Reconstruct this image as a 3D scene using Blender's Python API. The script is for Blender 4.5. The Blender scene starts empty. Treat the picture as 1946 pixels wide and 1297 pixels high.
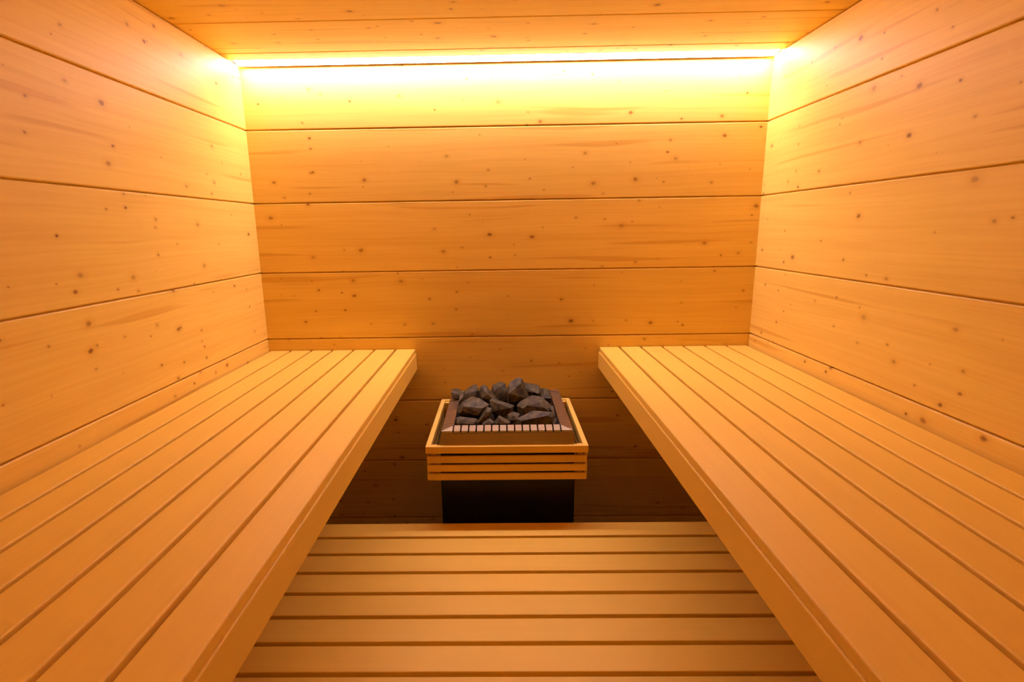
import bpy, bmesh, math, random
from mathutils import Vector, Matrix
random.seed(7)
scene = bpy.context.scene
C = scene.collection

# ------------------------------------------------------------ camera, world, exposure
cam_data = bpy.data.cameras.new('camera')
cam = bpy.data.objects.new('camera', cam_data)
C.objects.link(cam)
cam_data.sensor_width = 36.0
cam_data.lens = 1012.466 * 36.0 / 1946.0
cam_data.shift_x = 35.594 / 1946.0
cam_data.clip_start = 0.02
right = Vector((0.99981301, 0.01224573, -0.01496647))
fwd = Vector((-0.01506287, 0.97851586, -0.20562059))
up = Vector((0.01212696, 0.20580758, 0.97851734))
mw = Matrix.Identity(4)
for i in range(3):
    mw[i][0], mw[i][1], mw[i][2] = right[i], up[i], -fwd[i]
mw.translation = Vector((-0.02423, -2.16927, 1.22349))
cam.matrix_world = mw
scene.camera = cam

world = bpy.data.worlds.new('world')
scene.world = world
world.use_nodes = True
world.node_tree.nodes['Background'].inputs[0].default_value = (0.02, 0.012, 0.006, 1)
world.node_tree.nodes['Background'].inputs[1].default_value = 1.0

scene.view_settings.view_transform = 'Standard'
scene.view_settings.look = 'None'
scene.view_settings.gamma = 1.0
scene.view_settings.use_curve_mapping = False
scene.view_settings.exposure = 0.0
scene.cycles.diffuse_bounces = 6
scene.cycles.max_bounces = 10

STRIP_COLOR = (1.0, 0.775, 0.96)
STRIP_POWER = 59.0

# ------------------------------------------------------------ measures (metres)
XW = 1.0              # side walls at x = -1 and +1
ZC = 1.8412           # ceiling
ZF = -0.16            # floor below the duckboard
YF = -2.46            # front wall, behind the camera
BP = 0.27439          # wall board pitch
ZJ = ZC - 0.23072     # topmost wall joint
GAP = 0.0042
ZB = 0.737            # bench top
ZD = 0.2752           # duckboard top

# ------------------------------------------------------------ materials
def new_mat(name):
    m = bpy.data.materials.new(name)
    m.use_nodes = True
    nt = m.node_tree
    return m, nt, nt.nodes['Principled BSDF']

def L(nt, a, b):
    nt.links.new(a, b)

def N(nt, kind, **kw):
    n = nt.nodes.new(kind)
    for k, v in kw.items():
        setattr(n, k, v)
    return n

def mathn(nt, op, a, b=None, clamp=False):
    n = N(nt, 'ShaderNodeMath', operation=op, use_clamp=clamp)
    for i, v in enumerate((a, b)):
        if v is None:
            continue
        if isinstance(v, (int, float)):
            n.inputs[i].default_value = v
        else:
            L(nt, v, n.inputs[i])
    return n.outputs[0]

def ramp01(nt, v, lo, hi, a=0.0, b=1.0, smooth=True):
    n = N(nt, 'ShaderNodeMapRange')
    n.interpolation_type = 'SMOOTHSTEP' if smooth else 'LINEAR'
    L(nt, v, n.inputs['Value'])
    n.inputs['From Min'].default_value = lo
    n.inputs['From Max'].default_value = hi
    n.inputs['To Min'].default_value = a
    n.inputs['To Max'].default_value = b
    return n.outputs['Result']

def mixc(nt, fac, a, b, mode='MIX'):
    n = N(nt, 'ShaderNodeMix', data_type='RGBA', blend_type=mode)
    if isinstance(fac, (int, float)):
        n.inputs[0].default_value = fac
    else:
        L(nt, fac, n.inputs[0])
    for i, v in ((6, a), (7, b)):
        if isinstance(v, tuple):
            n.inputs[i].default_value = (*v, 1)
        else:
            L(nt, v, n.inputs[i])
    return n.outputs[2]

def scaled(nt, vec, s):
    n = N(nt, 'ShaderNodeMapping')
    L(nt, vec, n.inputs['Vector'])
    n.inputs['Scale'].default_value = s
    return n.outputs['Vector']

def noise(nt, vec, scale, detail=3.0, rough=0.5):
    n = N(nt, 'ShaderNodeTexNoise')
    L(nt, vec, n.inputs['Vector'])
    n.inputs['Scale'].default_value = scale
    n.inputs['Detail'].default_value = detail
    n.inputs['Roughness'].default_value = rough
    return n.outputs['Fac']

def piece_coords(nt):
    """local coordinates (x along the board) moved by a random amount per board"""
    tc = N(nt, 'ShaderNodeTexCoord')
    oi = N(nt, 'ShaderNodeObjectInfo')
    k = N(nt, 'ShaderNodeCombineXYZ')
    L(nt, mathn(nt, 'MULTIPLY', oi.outputs['Random'], 37.0), k.inputs[0])
    L(nt, mathn(nt, 'MULTIPLY', oi.outputs['Random'], 83.0), k.inputs[1])
    a = N(nt, 'ShaderNodeVectorMath', operation='ADD')
    L(nt, tc.outputs['Object'], a.inputs[0])
    L(nt, k.outputs[0], a.inputs[1])
    return a.outputs[0], oi.outputs['Random']

def wood(name, base, dark, grain=0.10, knots=False, rough=0.5, streak=0.0, spec=0.3, vary=0.05):
    m, nt, bs = new_mat(name)
    co, rnd = piece_coords(nt)
    warp = N(nt, 'ShaderNodeTexNoise')
    L(nt, scaled(nt, co, (1.2, 4.0, 1.0)), warp.inputs['Vector'])
    warp.inputs['Scale'].default_value = 1.0
    warp.inputs['Detail'].default_value = 2.0
    sub = N(nt, 'ShaderNodeVectorMath', operation='MULTIPLY_ADD')
    L(nt, warp.outputs['Color'], sub.inputs[0])
    sub.inputs[1].default_value = (0.0, 0.045, 0.0)
    L(nt, co, sub.inputs[2])
    gv = sub.outputs[0]
    fine = noise(nt, scaled(nt, gv, (2.2, 95.0, 30.0)), 1.0, 4.0, 0.6)
    broad = noise(nt, scaled(nt, gv, (0.9, 17.0, 8.0)), 1.0, 2.0)
    g = mathn(nt, 'ADD', mathn(nt, 'MULTIPLY', ramp01(nt, fine, 0.35, 0.7), 0.55),
              mathn(nt, 'MULTIPLY', ramp01(nt, broad, 0.35, 0.7), 0.45))
    col = mixc(nt, mathn(nt, 'MULTIPLY', g, grain), base, dark)
    if streak:
        st = noise(nt, scaled(nt, gv, (1.1, 30.0, 10.0)), 1.0, 1.0)
        col = mixc(nt, mathn(nt, 'MULTIPLY', ramp01(nt, st, 0.63, 0.70), streak), col, dark)
    if knots:
        wob = N(nt, 'ShaderNodeTexNoise')
        L(nt, co, wob.inputs['Vector'])
        wob.inputs['Scale'].default_value = 70.0
        kv = N(nt, 'ShaderNodeVectorMath', operation='MULTIPLY_ADD')
        L(nt, wob.outputs['Color'], kv.inputs[0])
        kv.inputs[1].default_value = (0.006, 0.006, 0.0)
        L(nt, co, kv.inputs[2])
        for scale, th, rmax, kcol in ((8.0, 0.22, 0.0105, (0.29, 0.112, 0.013)), (12.0, 0.42, 0.006, (0.24, 0.09, 0.010))):
            v = N(nt, 'ShaderNodeTexVoronoi', voronoi_dimensions='2D')
            v.inputs['Scale'].default_value = scale
            v.inputs['Randomness'].default_value = 0.95
            L(nt, scaled(nt, kv.outputs[0], (0.72, 1.0, 1.0)), v.inputs['Vector'])
            sep = N(nt, 'ShaderNodeSeparateColor')
            L(nt, v.outputs['Color'], sep.inputs[0])
            rad = ramp01(nt, sep.outputs[0], th, 1.0, 0.0, rmax * scale, smooth=False)
            t = mathn(nt, 'DIVIDE', v.outputs['Distance'], mathn(nt, 'MAXIMUM', rad, 1e-4))
            strength = ramp01(nt, sep.outputs[1], 0.0, 1.0, 0.45, 0.95)
            core = mathn(nt, 'MULTIPLY', ramp01(nt, t, 0.25, 1.05, 1.0, 0.0), strength)
            halo = mathn(nt, 'MULTIPLY', ramp01(nt, t, 0.8, 2.6, 1.0, 0.0), 0.22)
            on = ramp01(nt, rad, 0.0015 * scale, 0.0022 * scale)
            col = mixc(nt, mathn(nt, 'MULTIPLY', halo, on), col, dark)
            col = mixc(nt, mathn(nt, 'MULTIPLY', core, on), col, kcol)
    hv = N(nt, 'ShaderNodeHueSaturation')
    L(nt, col, hv.inputs['Color'])
    L(nt, ramp01(nt, rnd, 0.0, 1.0, 1.0 - vary, 1.0 + vary, smooth=False), hv.inputs['Value'])
    L(nt, hv.outputs[0], bs.inputs['Base Color'])
    bs.inputs['Roughness'].default_value = rough
    bs.inputs['Specular IOR Level'].default_value = spec
    bp = N(nt, 'ShaderNodeBump')
    bp.inputs['Strength'].default_value = 0.12
    bp.inputs['Distance'].default_value = 0.001
    L(nt, fine, bp.inputs['Height'])
    L(nt, bp.outputs[0], bs.inputs['Normal'])
    return m

SPRUCE = wood('spruce_board', (0.88, 0.64, 0.132), (0.62, 0.32, 0.032), 0.34, True, 0.5, 0.5)
ASPEN = wood('aspen_slat', (0.86, 0.59, 0.092), (0.74, 0.43, 0.04), 0.26, False, 0.5, 0.0, vary=0.04)
FRAMEW = wood('guard_wood', (0.88, 0.62, 0.13), (0.74, 0.44, 0.06), 0.35, False, 0.5, 0.0)
BACKING = wood('backing_wood', (0.45, 0.24, 0.08), (0.33, 0.15, 0.04), 0.4, False, 0.7, 0.0)

def metal(name, col, metallic, rough, streaky=0.0):
    m, nt, bs = new_mat(name)
    tc = N(nt, 'ShaderNodeTexCoord')
    n = noise(nt, scaled(nt, tc.outputs['Object'], (3, 3, 160)), 1.0, 3.0)
    c = mixc(nt, mathn(nt, 'MULTIPLY', n, streaky), col, tuple(v * 0.55 for v in col))
    L(nt, c, bs.inputs['Base Color'])
    bs.inputs['Metallic'].default_value = metallic
    L(nt, ramp01(nt, n, 0.2, 0.8, rough - 0.05, rough + 0.08), bs.inputs['Roughness'])
    return m

STEEL = metal('brushed_steel', (0.42, 0.36, 0.24), 0.9, 0.33, 0.3)
BLACK = metal('black_enamel', (0.018, 0.012, 0.010), 0.0, 0.42, 0.3)
ALU = metal('aluminium', (0.75, 0.74, 0.72), 1.0, 0.4, 0.2)

def stone_mat():
    m, nt, bs = new_mat('volcanic_stone')
    co, rnd = piece_coords(nt)
    a = noise(nt, co, 45.0, 6.0, 0.65)
    b = noise(nt, co, 230.0, 3.0, 0.6)
    c = mixc(nt, ramp01(nt, a, 0.35, 0.7), (0.028, 0.024, 0.009), (0.118, 0.099, 0.035))
    c = mixc(nt, mathn(nt, 'MULTIPLY', ramp01(nt, b, 0.62, 0.72), 0.5), c, (0.22, 0.175, 0.09))
    L(nt, c, bs.inputs['Base Color'])
    bs.inputs['Roughness'].default_value = 0.62
    bp = N(nt, 'ShaderNodeBump')
    bp.inputs['Strength'].default_value = 0.6
    bp.inputs['Distance'].default_value = 0.004
    L(nt, mathn(nt, 'ADD', a, mathn(nt, 'MULTIPLY', b, 0.35)), bp.inputs['Height'])
    L(nt, bp.outputs[0], bs.inputs['Normal'])
    return m
STONE = stone_mat()

def lamp_mat():
    m, nt, bs = new_mat('lit_diffuser')
    bs.inputs['Base Color'].default_value = (0.8, 0.78, 0.74, 1)
    bs.inputs['Emission Color'].default_value = (*STRIP_COLOR, 1)
    bs.inputs['Emission Strength'].default_value = STRIP_POWER
    return m
LIT = lamp_mat()

def tile_mat():
    m, nt, bs = new_mat('floor_screed')
    tc = N(nt, 'ShaderNodeTexCoord')
    n = noise(nt, tc.outputs['Object'], 14.0, 5.0)
    L(nt, mixc(nt, n, (0.17, 0.13, 0.07), (0.24, 0.19, 0.10)), bs.inputs['Base Color'])
    bs.inputs['Roughness'].default_value = 0.7
    return m
SCREED = tile_mat()

# ------------------------------------------------------------ mesh helpers
def link(name, mesh, mat, parent=None, matrix=None):
    o = bpy.data.objects.new(name, mesh)
    C.objects.link(o)
    if mat and not mesh.materials:
        mesh.materials.append(mat)
    if parent:
        o.parent = parent
    if matrix is not None:
        o.matrix_world = matrix
        if parent:
            o.matrix_parent_inverse = Matrix.Identity(4)
            o.matrix_basis = parent_world(parent).inverted() @ matrix
    return o

def parent_world(p):
    m = p.matrix_basis.copy()
    q = p.parent
    while q:
        m = q.matrix_basis @ m
        q = q.parent
    return m

def prism(profile, length, name='piece'):
    """profile: (y, z) loop, counter-clockwise seen from +x; extruded along x, centred"""
    n = len(profile)
    h = length / 2
    v = [(-h, y, z) for y, z in profile] + [(h, y, z) for y, z in profile]
    f = [(i, i + n, (i + 1) % n + n, (i + 1) % n) for i in range(n)]
    f = [tuple(reversed(q)) for q in f]
    f += [tuple(reversed(range(n))), tuple(range(n, 2 * n))]
    me = bpy.data.meshes.new(name)
    me.from_pydata(v, [], f)
    bm = bmesh.new()
    bm.from_mesh(me)
    bmesh.ops.recalc_face_normals(bm, faces=bm.faces)
    bm.to_mesh(me)
    bm.free()
    return me

def board_profile(w, t, c):
    """flat board, front face at z = 0, small chamfers on the two front edges"""
    q = 0.0105           # a tongue on the lower edge closes the joint behind the groove
    return [(-w / 2 - GAP, -t), (w / 2, -t), (w / 2, -c), (w / 2 - c, 0), (-w / 2 + c, 0), (-w / 2, -c), (-w / 2, -q), (-w / 2 - GAP, -q)]

def slat_profile(w, t, r, seg=3):
    """slat with rounded upper edges, top at z = 0"""
    p = [(-w / 2, -t + .001), (-w / 2 + .001, -t), (w / 2 - .001, -t), (w / 2, -t + .001)]
    for k in range(seg + 1):
        a = math.pi / 2 * k / seg
        p.append((w / 2 - r + r * math.cos(a), -r + r * math.sin(a)))
    for k in range(seg + 1):
        a = math.pi / 2 + math.pi / 2 * k / seg
        p.append((-w / 2 + r + r * math.cos(a), -r + r * math.sin(a)))
    return p

def axes(x, y, z, loc):
    m = Matrix.Identity(4)
    for i in range(3):
        m[i][0], m[i][1], m[i][2], m[i][3] = x[i], y[i], z[i], loc[i]
    return m

def box_mesh(x0, x1, y0, y1, z0, z1, bevel=0.0, name='piece'):
    bm = bmesh.new()
    bmesh.ops.create_cube(bm, size=1.0)
    for v in bm.verts:
        v.co = Vector(((x0 + x1) / 2 + v.co.x * (x1 - x0), (y0 + y1) / 2 + v.co.y * (y1 - y0), (z0 + z1) / 2 + v.co.z * (z1 - z0)))
    if bevel:
        bmesh.ops.bevel(bm, geom=bm.edges[:], offset=bevel, segments=1, affect='EDGES')
    me = bpy.data.meshes.new(name)
    bm.to_mesh(me)
    bm.free()
    return me

def centred_box(name, x0, x1, y0, y1, z0, z1, mat, parent, bevel=0.0):
    cx, cy, cz = (x0 + x1) / 2, (y0 + y1) / 2, (z0 + z1) / 2
    me = box_mesh(x0 - cx, x1 - cx, y0 - cy, y1 - cy, z0 - cz, z1 - cz, bevel, name)
    return link(name, me, mat, parent, Matrix.Translation((cx, cy, cz)))

def empty(name, loc, label, cat, group=None):
    o = bpy.data.objects.new(name, None)
    o.empty_display_size = 0.1
    o.location = loc
    C.objects.link(o)
    o['label'] = label
    o['category'] = cat
    if group:
        o['group'] = group
    return o

def structure(name, x0, x1, y0, y1, z0, z1, mat, label, cat):
    o = centred_box(name, x0, x1, y0, y1, z0, z1, mat, None)
    o['kind'] = 'structure'
    o['label'] = label
    o['category'] = cat
    return o

# ------------------------------------------------------------ room shell
T = 0.018              # board thickness
D = 0.022              # backing starts this far behind the face
X, Y, Z = Vector((1, 0, 0)), Vector((0, 1, 0)), Vector((0, 0, 1))
OUT = 0.06

wall_back = structure('wall_back', -XW - OUT, XW + OUT, D, OUT, ZF - OUT, ZC + OUT, BACKING,
                      'far spruce plank wall behind the heater, lit from the strip above', 'wall')
wall_left = structure('wall_left', -XW - OUT, -XW - D, YF - D, D, ZF - OUT, ZC + OUT, BACKING,
                      'knotty spruce plank wall along the left bench', 'wall')
wall_right = structure('wall_right', XW + D, XW + OUT, YF - D, D, ZF - OUT, ZC + OUT, BACKING,
                       'knotty spruce plank wall along the right bench', 'wall')
wall_front = structure('wall_front', -XW - OUT, XW + OUT, YF - OUT, YF - D, ZF - OUT, ZC + OUT, BACKING,
                       'spruce plank wall behind the camera, facing the heater', 'wall')
floor = structure('floor', -XW - D, XW + D, YF - D, D, ZF - OUT, ZF, SCREED,
                  'dark bare floor under the raised duckboard', 'floor')
ceiling = structure('ceiling', -XW - D, XW + D, YF - D, D, ZC + D, ZC + OUT, BACKING,
                    'spruce plank ceiling above the benches', 'ceiling')

# board edges, from the ceiling down
edges = [ZC] + [ZJ - BP * k for k in range(7)] + [ZF]
spans = [(edges[i + 1], edges[i]) for i in range(len(edges) - 1)]
yspans_side = (YF - D, 0.0)
mesh_cache = {}
def board(width, length, mat, key):
    k = (round(width, 4), round(length, 4), key)
    if k not in mesh_cache:
        mesh_cache[k] = prism(board_profile(width, T, 0.0026), length, 'plank')
        mesh_cache[k].materials.append(mat)
    return mesh_cache[k]

SIDE_LEN = -YF
for z0, z1 in spans:
    w, zc = z1 - z0 - GAP, (z0 + z1) / 2
    link('plank', board(w, 2 * XW + 0.036, SPRUCE, 's'), SPRUCE, wall_back, axes(X, Z, -Y, (0, 0, zc)))
    link('plank', board(w, SIDE_LEN, SPRUCE, 's'), SPRUCE, wall_left, axes(Y, Z, X, (-XW, YF / 2, zc)))
    link('plank', board(w, SIDE_LEN, SPRUCE, 's'), SPRUCE, wall_right, axes(-Y, Z, -X, (XW, YF / 2, zc)))
    link('plank', board(w, 2 * XW + 0.036, SPRUCE, 's'), SPRUCE, wall_front, axes(-X, Z, Y, (0, YF, zc)))
ceil_edges = [-0.068, -0.1407]
while ceil_edges[-1] > YF:
    ceil_edges.append(max(ceil_edges[-1] - 0.2784, YF))
for i in range(len(ceil_edges) - 1):
    y1, y0 = ceil_edges[i], ceil_edges[i + 1]
    w = y1 - y0 - GAP
    link('plank', board(w, 2 * XW + 0.036, SPRUCE, 's'), SPRUCE, ceiling, axes(X, -Y, -Z, (0, (y0 + y1) / 2, ZC)))

# ------------------------------------------------------------ light strip in the ceiling corner
strip = empty('light_strip', (0, -0.04, ZC), 'glowing warm white light strip where the ceiling meets the far wall', 'light')
SL = 2 * XW - 0.012
# angled profile: opaque leg on the wall side, diffuser tilted a little towards the room
ch = [(-0.026, 0.0), (-0.026, 0.017), (0.026, 0.017), (0.026, -0.0072), (0.0235, -0.0072), (0.0235, 0.014), (-0.0235, 0.014), (-0.0235, 0.0)]
link('channel', prism(ch, SL, 'channel'), ALU, strip, Matrix.Translation((0, -0.040, ZC)))
df = [(-0.0225, 0.006), (-0.0225, -0.0005), (-0.012, -0.0025), (0.008, -0.0050), (0.0225, -0.0064), (0.0225, 0.006)]
link('diffuser', prism(df, SL - 0.004, 'diffuser'), LIT, strip, Matrix.Translation((0, -0.040, ZC)))

# ------------------------------------------------------------ duckboard
duck = empty('duckboard', (0, (YF - 0.574) / 2, ZF),
             'raised floor deck of wide aspen slats between and under the two benches', 'deck')
DP, DW, DT = 0.088, 0.0758, 0.026
dm = prism(slat_profile(DW, DT, 0.0025, 2), 1.988, 'slat')
dm.materials.append(ASPEN)
y = -0.574
while y - DW > YF + 0.004:
    link('slat', dm, ASPEN, duck, axes(X, Y, Z, (0, y - DW / 2, ZD)))
    y -= DP
y_end = y + DP - DW
for x in (-0.93, 0.0, 0.93):
    centred_box('joist', x - 0.022, x + 0.022, y_end + 0.01, -0.60, ZD - DT - 0.06, ZD - DT, BACKING, duck, 0.002)
    for yy in (-0.64, -1.5, y_end + 0.05):
        centred_box('leg', x - 0.02, x + 0.02, yy - 0.02, yy + 0.02, ZF, ZD - DT - 0.06, BACKING, duck, 0.002)

# ------------------------------------------------------------ benches
BY0, BY1 = YF + 0.006, -0.003
BL = BY1 - BY0
BYC = (BY0 + BY1) / 2
ST = 0.0185            # slat thickness
pitch = 0.08805
SW = 0.0785
bm_slat = prism(slat_profile(SW, ST, 0.0034, 3), BL, 'slat')
bm_slat.materials.append(ASPEN)
fas = slat_profile(0.021, 0.068, 0.0022, 2)
bm_fas = prism(fas, BL, 'front_board')
bm_fas.materials.append(ASPEN)
for side, x_edge, label in ((-1, -0.384, 'aspen slatted bench fixed along the left wall'),
                            (1, 0.3837, 'aspen slatted bench fixed along the right wall')):
    b = empty('sauna_bench', (side * 0.69, BYC, ZB - 0.087), label, 'bench', 'slatted benches facing each other')
    for k in range(7):
        xc = x_edge + side * (SW / 2 + pitch * k)
        w_here = bm_slat
        link('slat', w_here, ASPEN, b, axes(Y, -X, Z, (xc, BYC, ZB)))
    link('front_board', bm_fas, ASPEN, b, axes(Y, -X, Z, (x_edge + side * (0.0105 - 0.0042), BYC, ZB - ST - 0.0002)))
    xa, xb = x_edge + side * 0.0175, side * 0.998
    for yy in (-0.16, -0.85, -1.55, -2.28):
        centred_box('support_beam', min(xa, xb), max(xa, xb), yy - 0.02, yy + 0.02, ZB - ST - 0.055, ZB - ST, BACKING, b, 0.002)
    xl = side * 0.998
    centred_box('wall_rail', min(xl, xl - side * 0.03), max(xl, xl - side * 0.03), BY0, BY1, ZB - ST - 0.10, ZB - ST - 0.055, BACKING, b, 0.002)

# ------------------------------------------------------------ heater
HX0, HX1 = -0.228, 0.210       # tray outline
HY0, HY1 = -0.505, -0.050
heater = empty('sauna_heater', (-0.0085, -0.28, ZF), 'electric sauna heater with black base, wooden guard frame and slotted steel top', 'heater')
o = centred_box('casing', -0.242, 0.227, -0.440, -0.060, ZF, 0.412, BLACK, heater, 0.004)
o['label'] = 'black metal base casing'

IX0, IX1, IY0, IY1 = -0.188, 0.170, -0.472, -0.092    # stone well opening
ZT = 0.578            # inner edge of the rim; it falls outwards to ZO
ZO = 0.570
def nested(loops, name):
    """rectangular loops (x0, x1, y0, y1, z) joined one to the next, first and last capped"""
    bm = bmesh.new()
    rings = [[bm.verts.new(p) for p in ((r[0], r[2], r[4]), (r[1], r[2], r[4]), (r[1], r[3], r[4]), (r[0], r[3], r[4]))] for r in loops]
    for a, b in zip(rings, rings[1:]):
        for k in range(4):
            bm.faces.new((a[k], a[(k + 1) % 4], b[(k + 1) % 4], b[k]))
    bm.faces.new(rings[0])
    bm.faces.new(rings[-1])
    bmesh.ops.recalc_face_normals(bm, faces=bm.faces)
    me = bpy.data.meshes.new(name)
    bm.to_mesh(me)
    bm.free()
    return me
cx, cy = (HX0 + HX1) / 2, (HY0 + HY1) / 2
def lp(r, d, z):
    return (r[0] + d - cx, r[1] - d - cx, r[2] + d - cy, r[3] - d - cy, z - ZT)
RO, RI = (HX0, HX1, HY0, HY1), (IX0, IX1, IY0, IY1)
tray = link('tray', nested([lp(RO, -0.011, 0.500), lp(RO, 0, ZO - 0.0078), lp(RO, 0.003, ZO - 0.0074), lp(RO, 0.003, 0.525),
                            lp(RI, -0.003, 0.525), lp(RI, -0.003, ZT - 0.0078), lp(RI, 0, ZT - 0.0078), lp(RI, 0, 0.5435)], 'tray'),
            STEEL, heater, Matrix.Translation((cx, cy, ZT)))
o = centred_box('gap_shade_body', HX0 - 0.004, HX1 + 0.004, HY0 - 0.001, HY1 + 0.004, 0.4125, 0.4995, BLACK, heater, 0.002)  # lower body in black, so the gaps between guard slats look shaded
o['label'] = 'lower body behind the guard slats, blackened as shade in their gaps'
centred_box('tray_shade_floor', IX0 + 0.001, IX1 - 0.001, IY0 + 0.001, IY1 - 0.001, 0.5437, 0.5467, BLACK, tray)  # plate the stones rest on, its black paints the shade between them
tray['label'] = 'steel stone tray with slotted rim'

# slotted rim: pads with narrow slots, mitred corner plates
NP = 14
px, py = (IX1 - IX0) / NP, (IY1 - IY0) / NP
SLOT = 0.0042
PT = 0.0075
def bar_mesh(run, wide):
    """pad lying along local x (outer edge at -x), sloping with the rim"""
    ln = math.hypot(run, ZT - ZO)
    m_ = box_mesh(-ln / 2, ln / 2, -wide / 2, wide / 2, -PT, 0, 0.0006, 'grille_bar')
    m_.materials.append(STEEL)
    return m_
def bar_place(inward, run, x_, y_):
    t_ = math.atan2(ZT - ZO, run)
    ax = inward * math.cos(t_) + Z * math.sin(t_)
    az = Z * math.cos(t_) - inward * math.sin(t_)
    return axes(ax, az.cross(ax), az, (x_, y_, (ZT + ZO) / 2))
rf, rb, rl, rr = IY0 - HY0, HY1 - IY1, IX0 - HX0, HX1 - IX1
b_f, b_b = bar_mesh(rf, px - SLOT), bar_mesh(rb, px - SLOT)
b_l, b_r = bar_mesh(rl, py - SLOT), bar_mesh(rr, py - SLOT)
for k in range(NP):
    xk, yk = IX0 + px * (k + 0.5), IY0 + py * (k + 0.5)
    link('grille_bar', b_f, STEEL, tray, bar_place(Y, rf, xk, (IY0 + HY0) / 2))
    link('grille_bar', b_b, STEEL, tray, bar_place(-Y, rb, xk, (IY1 + HY1) / 2))
    link('grille_bar', b_l, STEEL, tray, bar_place(X, rl, (IX0 + HX0) / 2, yk))
    link('grille_bar', b_r, STEEL, tray, bar_place(-X, rr, (IX1 + HX1) / 2, yk))
def tri_plate(a, b, c):
    bm = bmesh.new()
    o_ = sum((Vector(p) for p in (a, b, c)), Vector()) / 3
    top = [bm.verts.new(Vector(p) - o_) for p in (a, b, c)]
    bot = [bm.verts.new(Vector(p) - o_ - Vector((0, 0, PT))) for p in (a, b, c)]
    bm.faces.new(top)
    bm.faces.new(list(reversed(bot)))
    for k in range(3):
        bm.faces.new((top[k], bot[k], bot[(k + 1) % 3], top[(k + 1) % 3]))
    bmesh.ops.recalc_face_normals(bm, faces=bm.faces)
    me = bpy.data.meshes.new('corner_plate')
    bm.to_mesh(me)
    bm.free()
    link('corner_plate', me, STEEL, tray, Matrix.Translation(o_))
e_ = SLOT / 2
for ix, ox, sx in ((IX0, HX0, -1), (IX1, HX1, 1)):
    for iy, oy, sy in ((IY0, HY0, -1), (IY1, HY1, 1)):
        m_ = 0.0010
        tri_plate((ix + sx * e_, iy + sy * m_ * 2, ZT), (ix + sx * e_, oy, ZO), (ox - sx * m_, oy, ZO))
        tri_plate((ix + sx * m_ * 2, iy + sy * e_, ZT), (ox, iy + sy * e_, ZO), (ox, oy - sy * m_, ZO))

# wooden guard: four tiers of slats round the tray, corner posts inside
GX0, GX1, GY0, GY1 = -0.279, 0.258, -0.528, -0.024
GT = 0.017
tiers = [(0.5000, 0.5245), (0.4645, 0.4890), (0.4340, 0.4575), (0.4035, 0.4265)]
for i, (z0, z1) in enumerate(tiers):
    ins = 0.0 if i == 0 else 0.003
    gt = GT if i == 0 else 0.012
    centred_box('guard_slat', GX0 + ins, GX1 - ins, GY0 + ins, GY0 + gt, z0, z1, FRAMEW, heater, 0.0012)
    centred_box('guard_slat', GX0 + ins, GX1 - ins, GY1 - gt, GY1 - ins, z0, z1, FRAMEW, heater, 0.0012)
    centred_box('guard_slat', GX0 + ins, GX0 + gt, GY0 + gt, GY1 - gt, z0, z1, FRAMEW, heater, 0.0012)
    centred_box('guard_slat', GX1 - gt, GX1 - ins, GY0 + gt, GY1 - gt, z0, z1, FRAMEW, heater, 0.0012)
PS = 0.018
for xa in (GX0 + GT, GX1 - GT - PS):
    for ya in (GY0 + GT, GY1 - GT - PS):
        centred_box('corner_post', xa, xa + PS, ya, ya + PS, 0.402, 0.519, FRAMEW, heater, 0.001)

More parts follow.
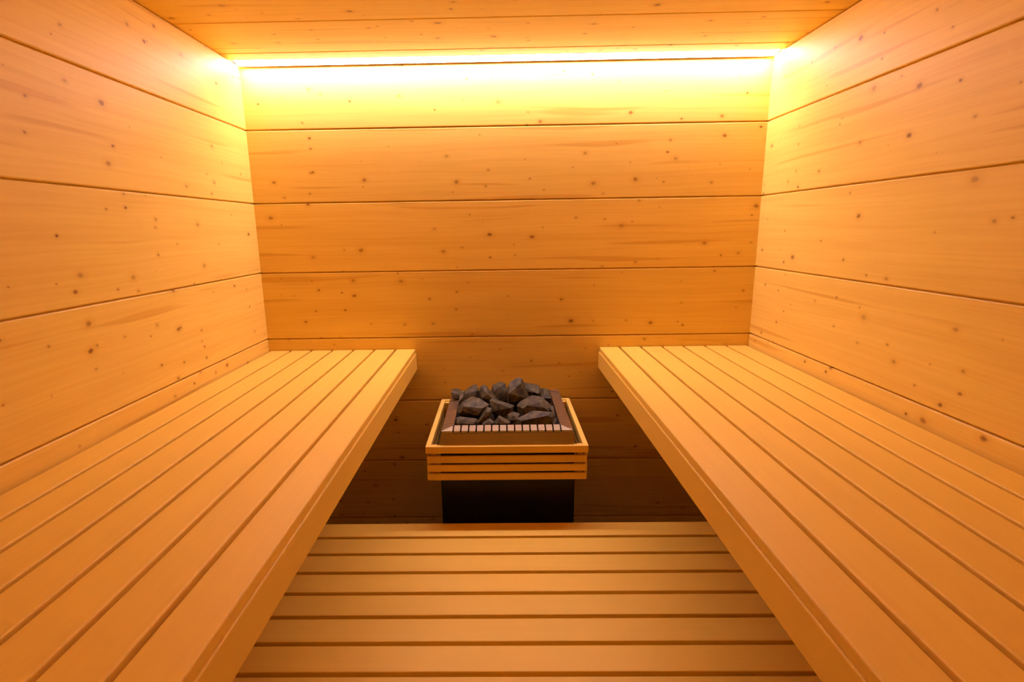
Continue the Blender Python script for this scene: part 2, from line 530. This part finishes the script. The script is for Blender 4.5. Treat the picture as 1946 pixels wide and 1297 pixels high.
# ------------------------------------------------------------ stones
S = [
(-0.345,0.085,[(-186,594),(-167,615),(-139,623),(-108,625),(-75,606),(-99,585),(-114,577),(-157,573),(-184,578)],
 'broad flat-topped dark stone at the left front, above a dark gap'),
(-0.430,0.050,[(-187,575),(-183,587),(-159,590),(-115,582),(-111,574),(-116,562),(-186,563)],
 'low wide dark stone in the left front corner of the stone tray'),
(-0.280,0.060,[(-187,583),(-187,607),(-181,621),(-166,625),(-168,612),(-178,594)],
 'small upright stone at the left rim beside the broad flat-topped stone'),
(-0.170,0.070,[(-222,606),(-204,608),(-176,596),(-177,582),(-194,565),(-219,568)],
 'stone at the far left corner resting on the slotted rim'),
(-0.200,0.090,[(-176,572),(-174,592),(-166,614),(-138,631),(-119,628),(-113,611),(-115,580),(-142,574)],
 'rounded lump of stone at the back left, behind the broad flat-topped stone'),
(-0.235,0.060,[(-109,622),(-102,641),(-86,646),(-75,621),(-41,585),(-65,579),(-79,577),(-102,602)],
 'pale long slab of stone leaning down to the right, left of centre'),
(-0.170,0.080,[(-66,590),(-60,621),(-33,633),(-11,628),(-6,603),(-3,551),(-23,557),(-50,572)],
 'blackest stone at the back centre, just left of the tallest stone'),
(-0.215,0.090,[(-7,620),(8,650),(40,668),(53,661),(50,622),(76,591),(18,563),(-1,578)],
 'tallest stone of the pile, a pale pointed slab at the back'),
(-0.150,0.080,[(49,608),(59,624),(89,620),(122,610),(133,595),(122,578),(100,576),(67,585)],
 'rounded dark stone at the back, just right of the tallest stone'),
(-0.225,0.090,[(121,602),(133,621),(154,618),(165,602),(169,574),(128,577)],
 'blocky stone at the back right corner of the pile'),
(-0.320,0.085,[(35,593),(51,609),(85,626),(110,622),(125,616),(148,597),(159,576),(97,568),(38,564)],
 'large dark humped stone at right, above the long front right stone'),
(-0.330,0.060,[(-68,614),(-58,620),(15,596),(10,570),(-13,554),(-49,563),(-64,582)],
 'dark slab in the middle with a pale upper edge sloping right'),
(-0.425,0.050,[(19,559),(30,583),(59,596),(83,607),(141,603),(153,592),(151,555),(20,556)],
 'longest stone of the front row, wide and low at right'),
(-0.405,0.050,[(-112,558),(-97,585),(-77,616),(-62,610),(-62,598),(-87,564),(-102,555)],
 'narrow stone leaning to the right in the front row, left of centre'),
(-0.440,0.035,[(-92,570),(-81,580),(-67,587),(-52,577),(-53,566),(-91,566)],
 'smallest stone in the front row at the foot of the narrow leaning stone'),
(-0.435,0.040,[(-49,575),(-35,595),(1,575),(0,563),(-48,564)],
 'small wedge stone with a pale ridge, middle of the front row'),
(-0.405,0.050,[(-6,574),(-4,587),(16,597),(36,591),(31,579),(11,555),(1,566)],
 'squarish stone tucked left of the longest front stone'),
(-0.430,0.045,[(146,563),(148,581),(165,584),(175,568),(172,557),(148,557)],
 'small stone in the right front corner of the stone tray'),
(-0.360,0.060,[(147,598),(160,600),(172,571),(172,555),(155,569)],
 'thin stone on edge against the right rim of the tray'),
]
FLOOR_Z = 0.5469
rng = random.Random(11)
for (ys, dep, pl, label) in S:
    pts2 = [(a / 1000.0, b / 1000.0) for a, b in pl]
    m_ = sum(p[0] for p in pts2) / len(pts2)
    lim = (-0.224, 0.170) if 'slotted rim' in label else (-0.184, 0.164)
    pts2 = [(min(max(m_ + (a - m_) * 1.10, lim[0]), lim[1]), b) for a, b in pts2]
    cx_ = sum(p[0] for p in pts2) / len(pts2)
    cz_ = sum(p[1] for p in pts2) / len(pts2)
    zmin = min(p[1] for p in pts2)
    zmax = max(p[1] for p in pts2)
    w_ = max(p[0] for p in pts2) - min(p[0] for p in pts2)
    base = FLOOR_Z if 'rim' not in label or 'right rim' in label or 'left rim' in label else 0.5785
    pts = []
    for (a, b) in pts2:
        hi = (b - cz_) / max(zmax - cz_, 1e-3)
        sh = 0.22 * dep * max(hi, 0)
        b = max(b, base + 0.003)
        pts.append((a, ys + sh + rng.uniform(-.08, .08) * dep, b))
        k = rng.uniform(0.62, 0.88)
        pts.append((cx_ + (a - cx_) * k + rng.uniform(-.04, .04) * w_, ys - dep * rng.uniform(.30, .50) + sh, max(cz_ + (b - cz_) * k, base + 0.003)))
        k = rng.uniform(0.5, 0.85)
        pts.append((cx_ + (a - cx_) * k, ys + dep * rng.uniform(.32, .5) + sh, max(cz_ + (b - cz_) * k, base + 0.003)))
    for q in range(4):       # where it bears on the tray floor
        pts.append((cx_ + rng.uniform(-.22, .22) * w_, ys + dep * rng.uniform(0.0, .38), base))
    bm = bmesh.new()
    ctr = Vector((cx_, ys, base))
    for p in pts:
        bm.verts.new(Vector(p) - ctr)
    bmesh.ops.convex_hull(bm, input=bm.verts[:])
    loose = [v for v in bm.verts if not v.link_faces]
    bmesh.ops.delete(bm, geom=loose, context='VERTS')
    bmesh.ops.dissolve_limit(bm, angle_limit=math.radians(19), verts=bm.verts[:], edges=bm.edges[:])
    bmesh.ops.bevel(bm, geom=bm.edges[:], offset=0.0010, segments=1, affect='EDGES', clamp_overlap=True)
    bmesh.ops.triangulate(bm, faces=bm.faces[:])
    bmesh.ops.recalc_face_normals(bm, faces=bm.faces)
    me = bpy.data.meshes.new('sauna_stone')
    bm.to_mesh(me)
    bm.free()
    o = link('sauna_stone', me, STONE, None, Matrix.Translation(ctr))
    o['label'] = label
    o['category'] = 'stone'
    o['group'] = 'dark stones piled on the heater'
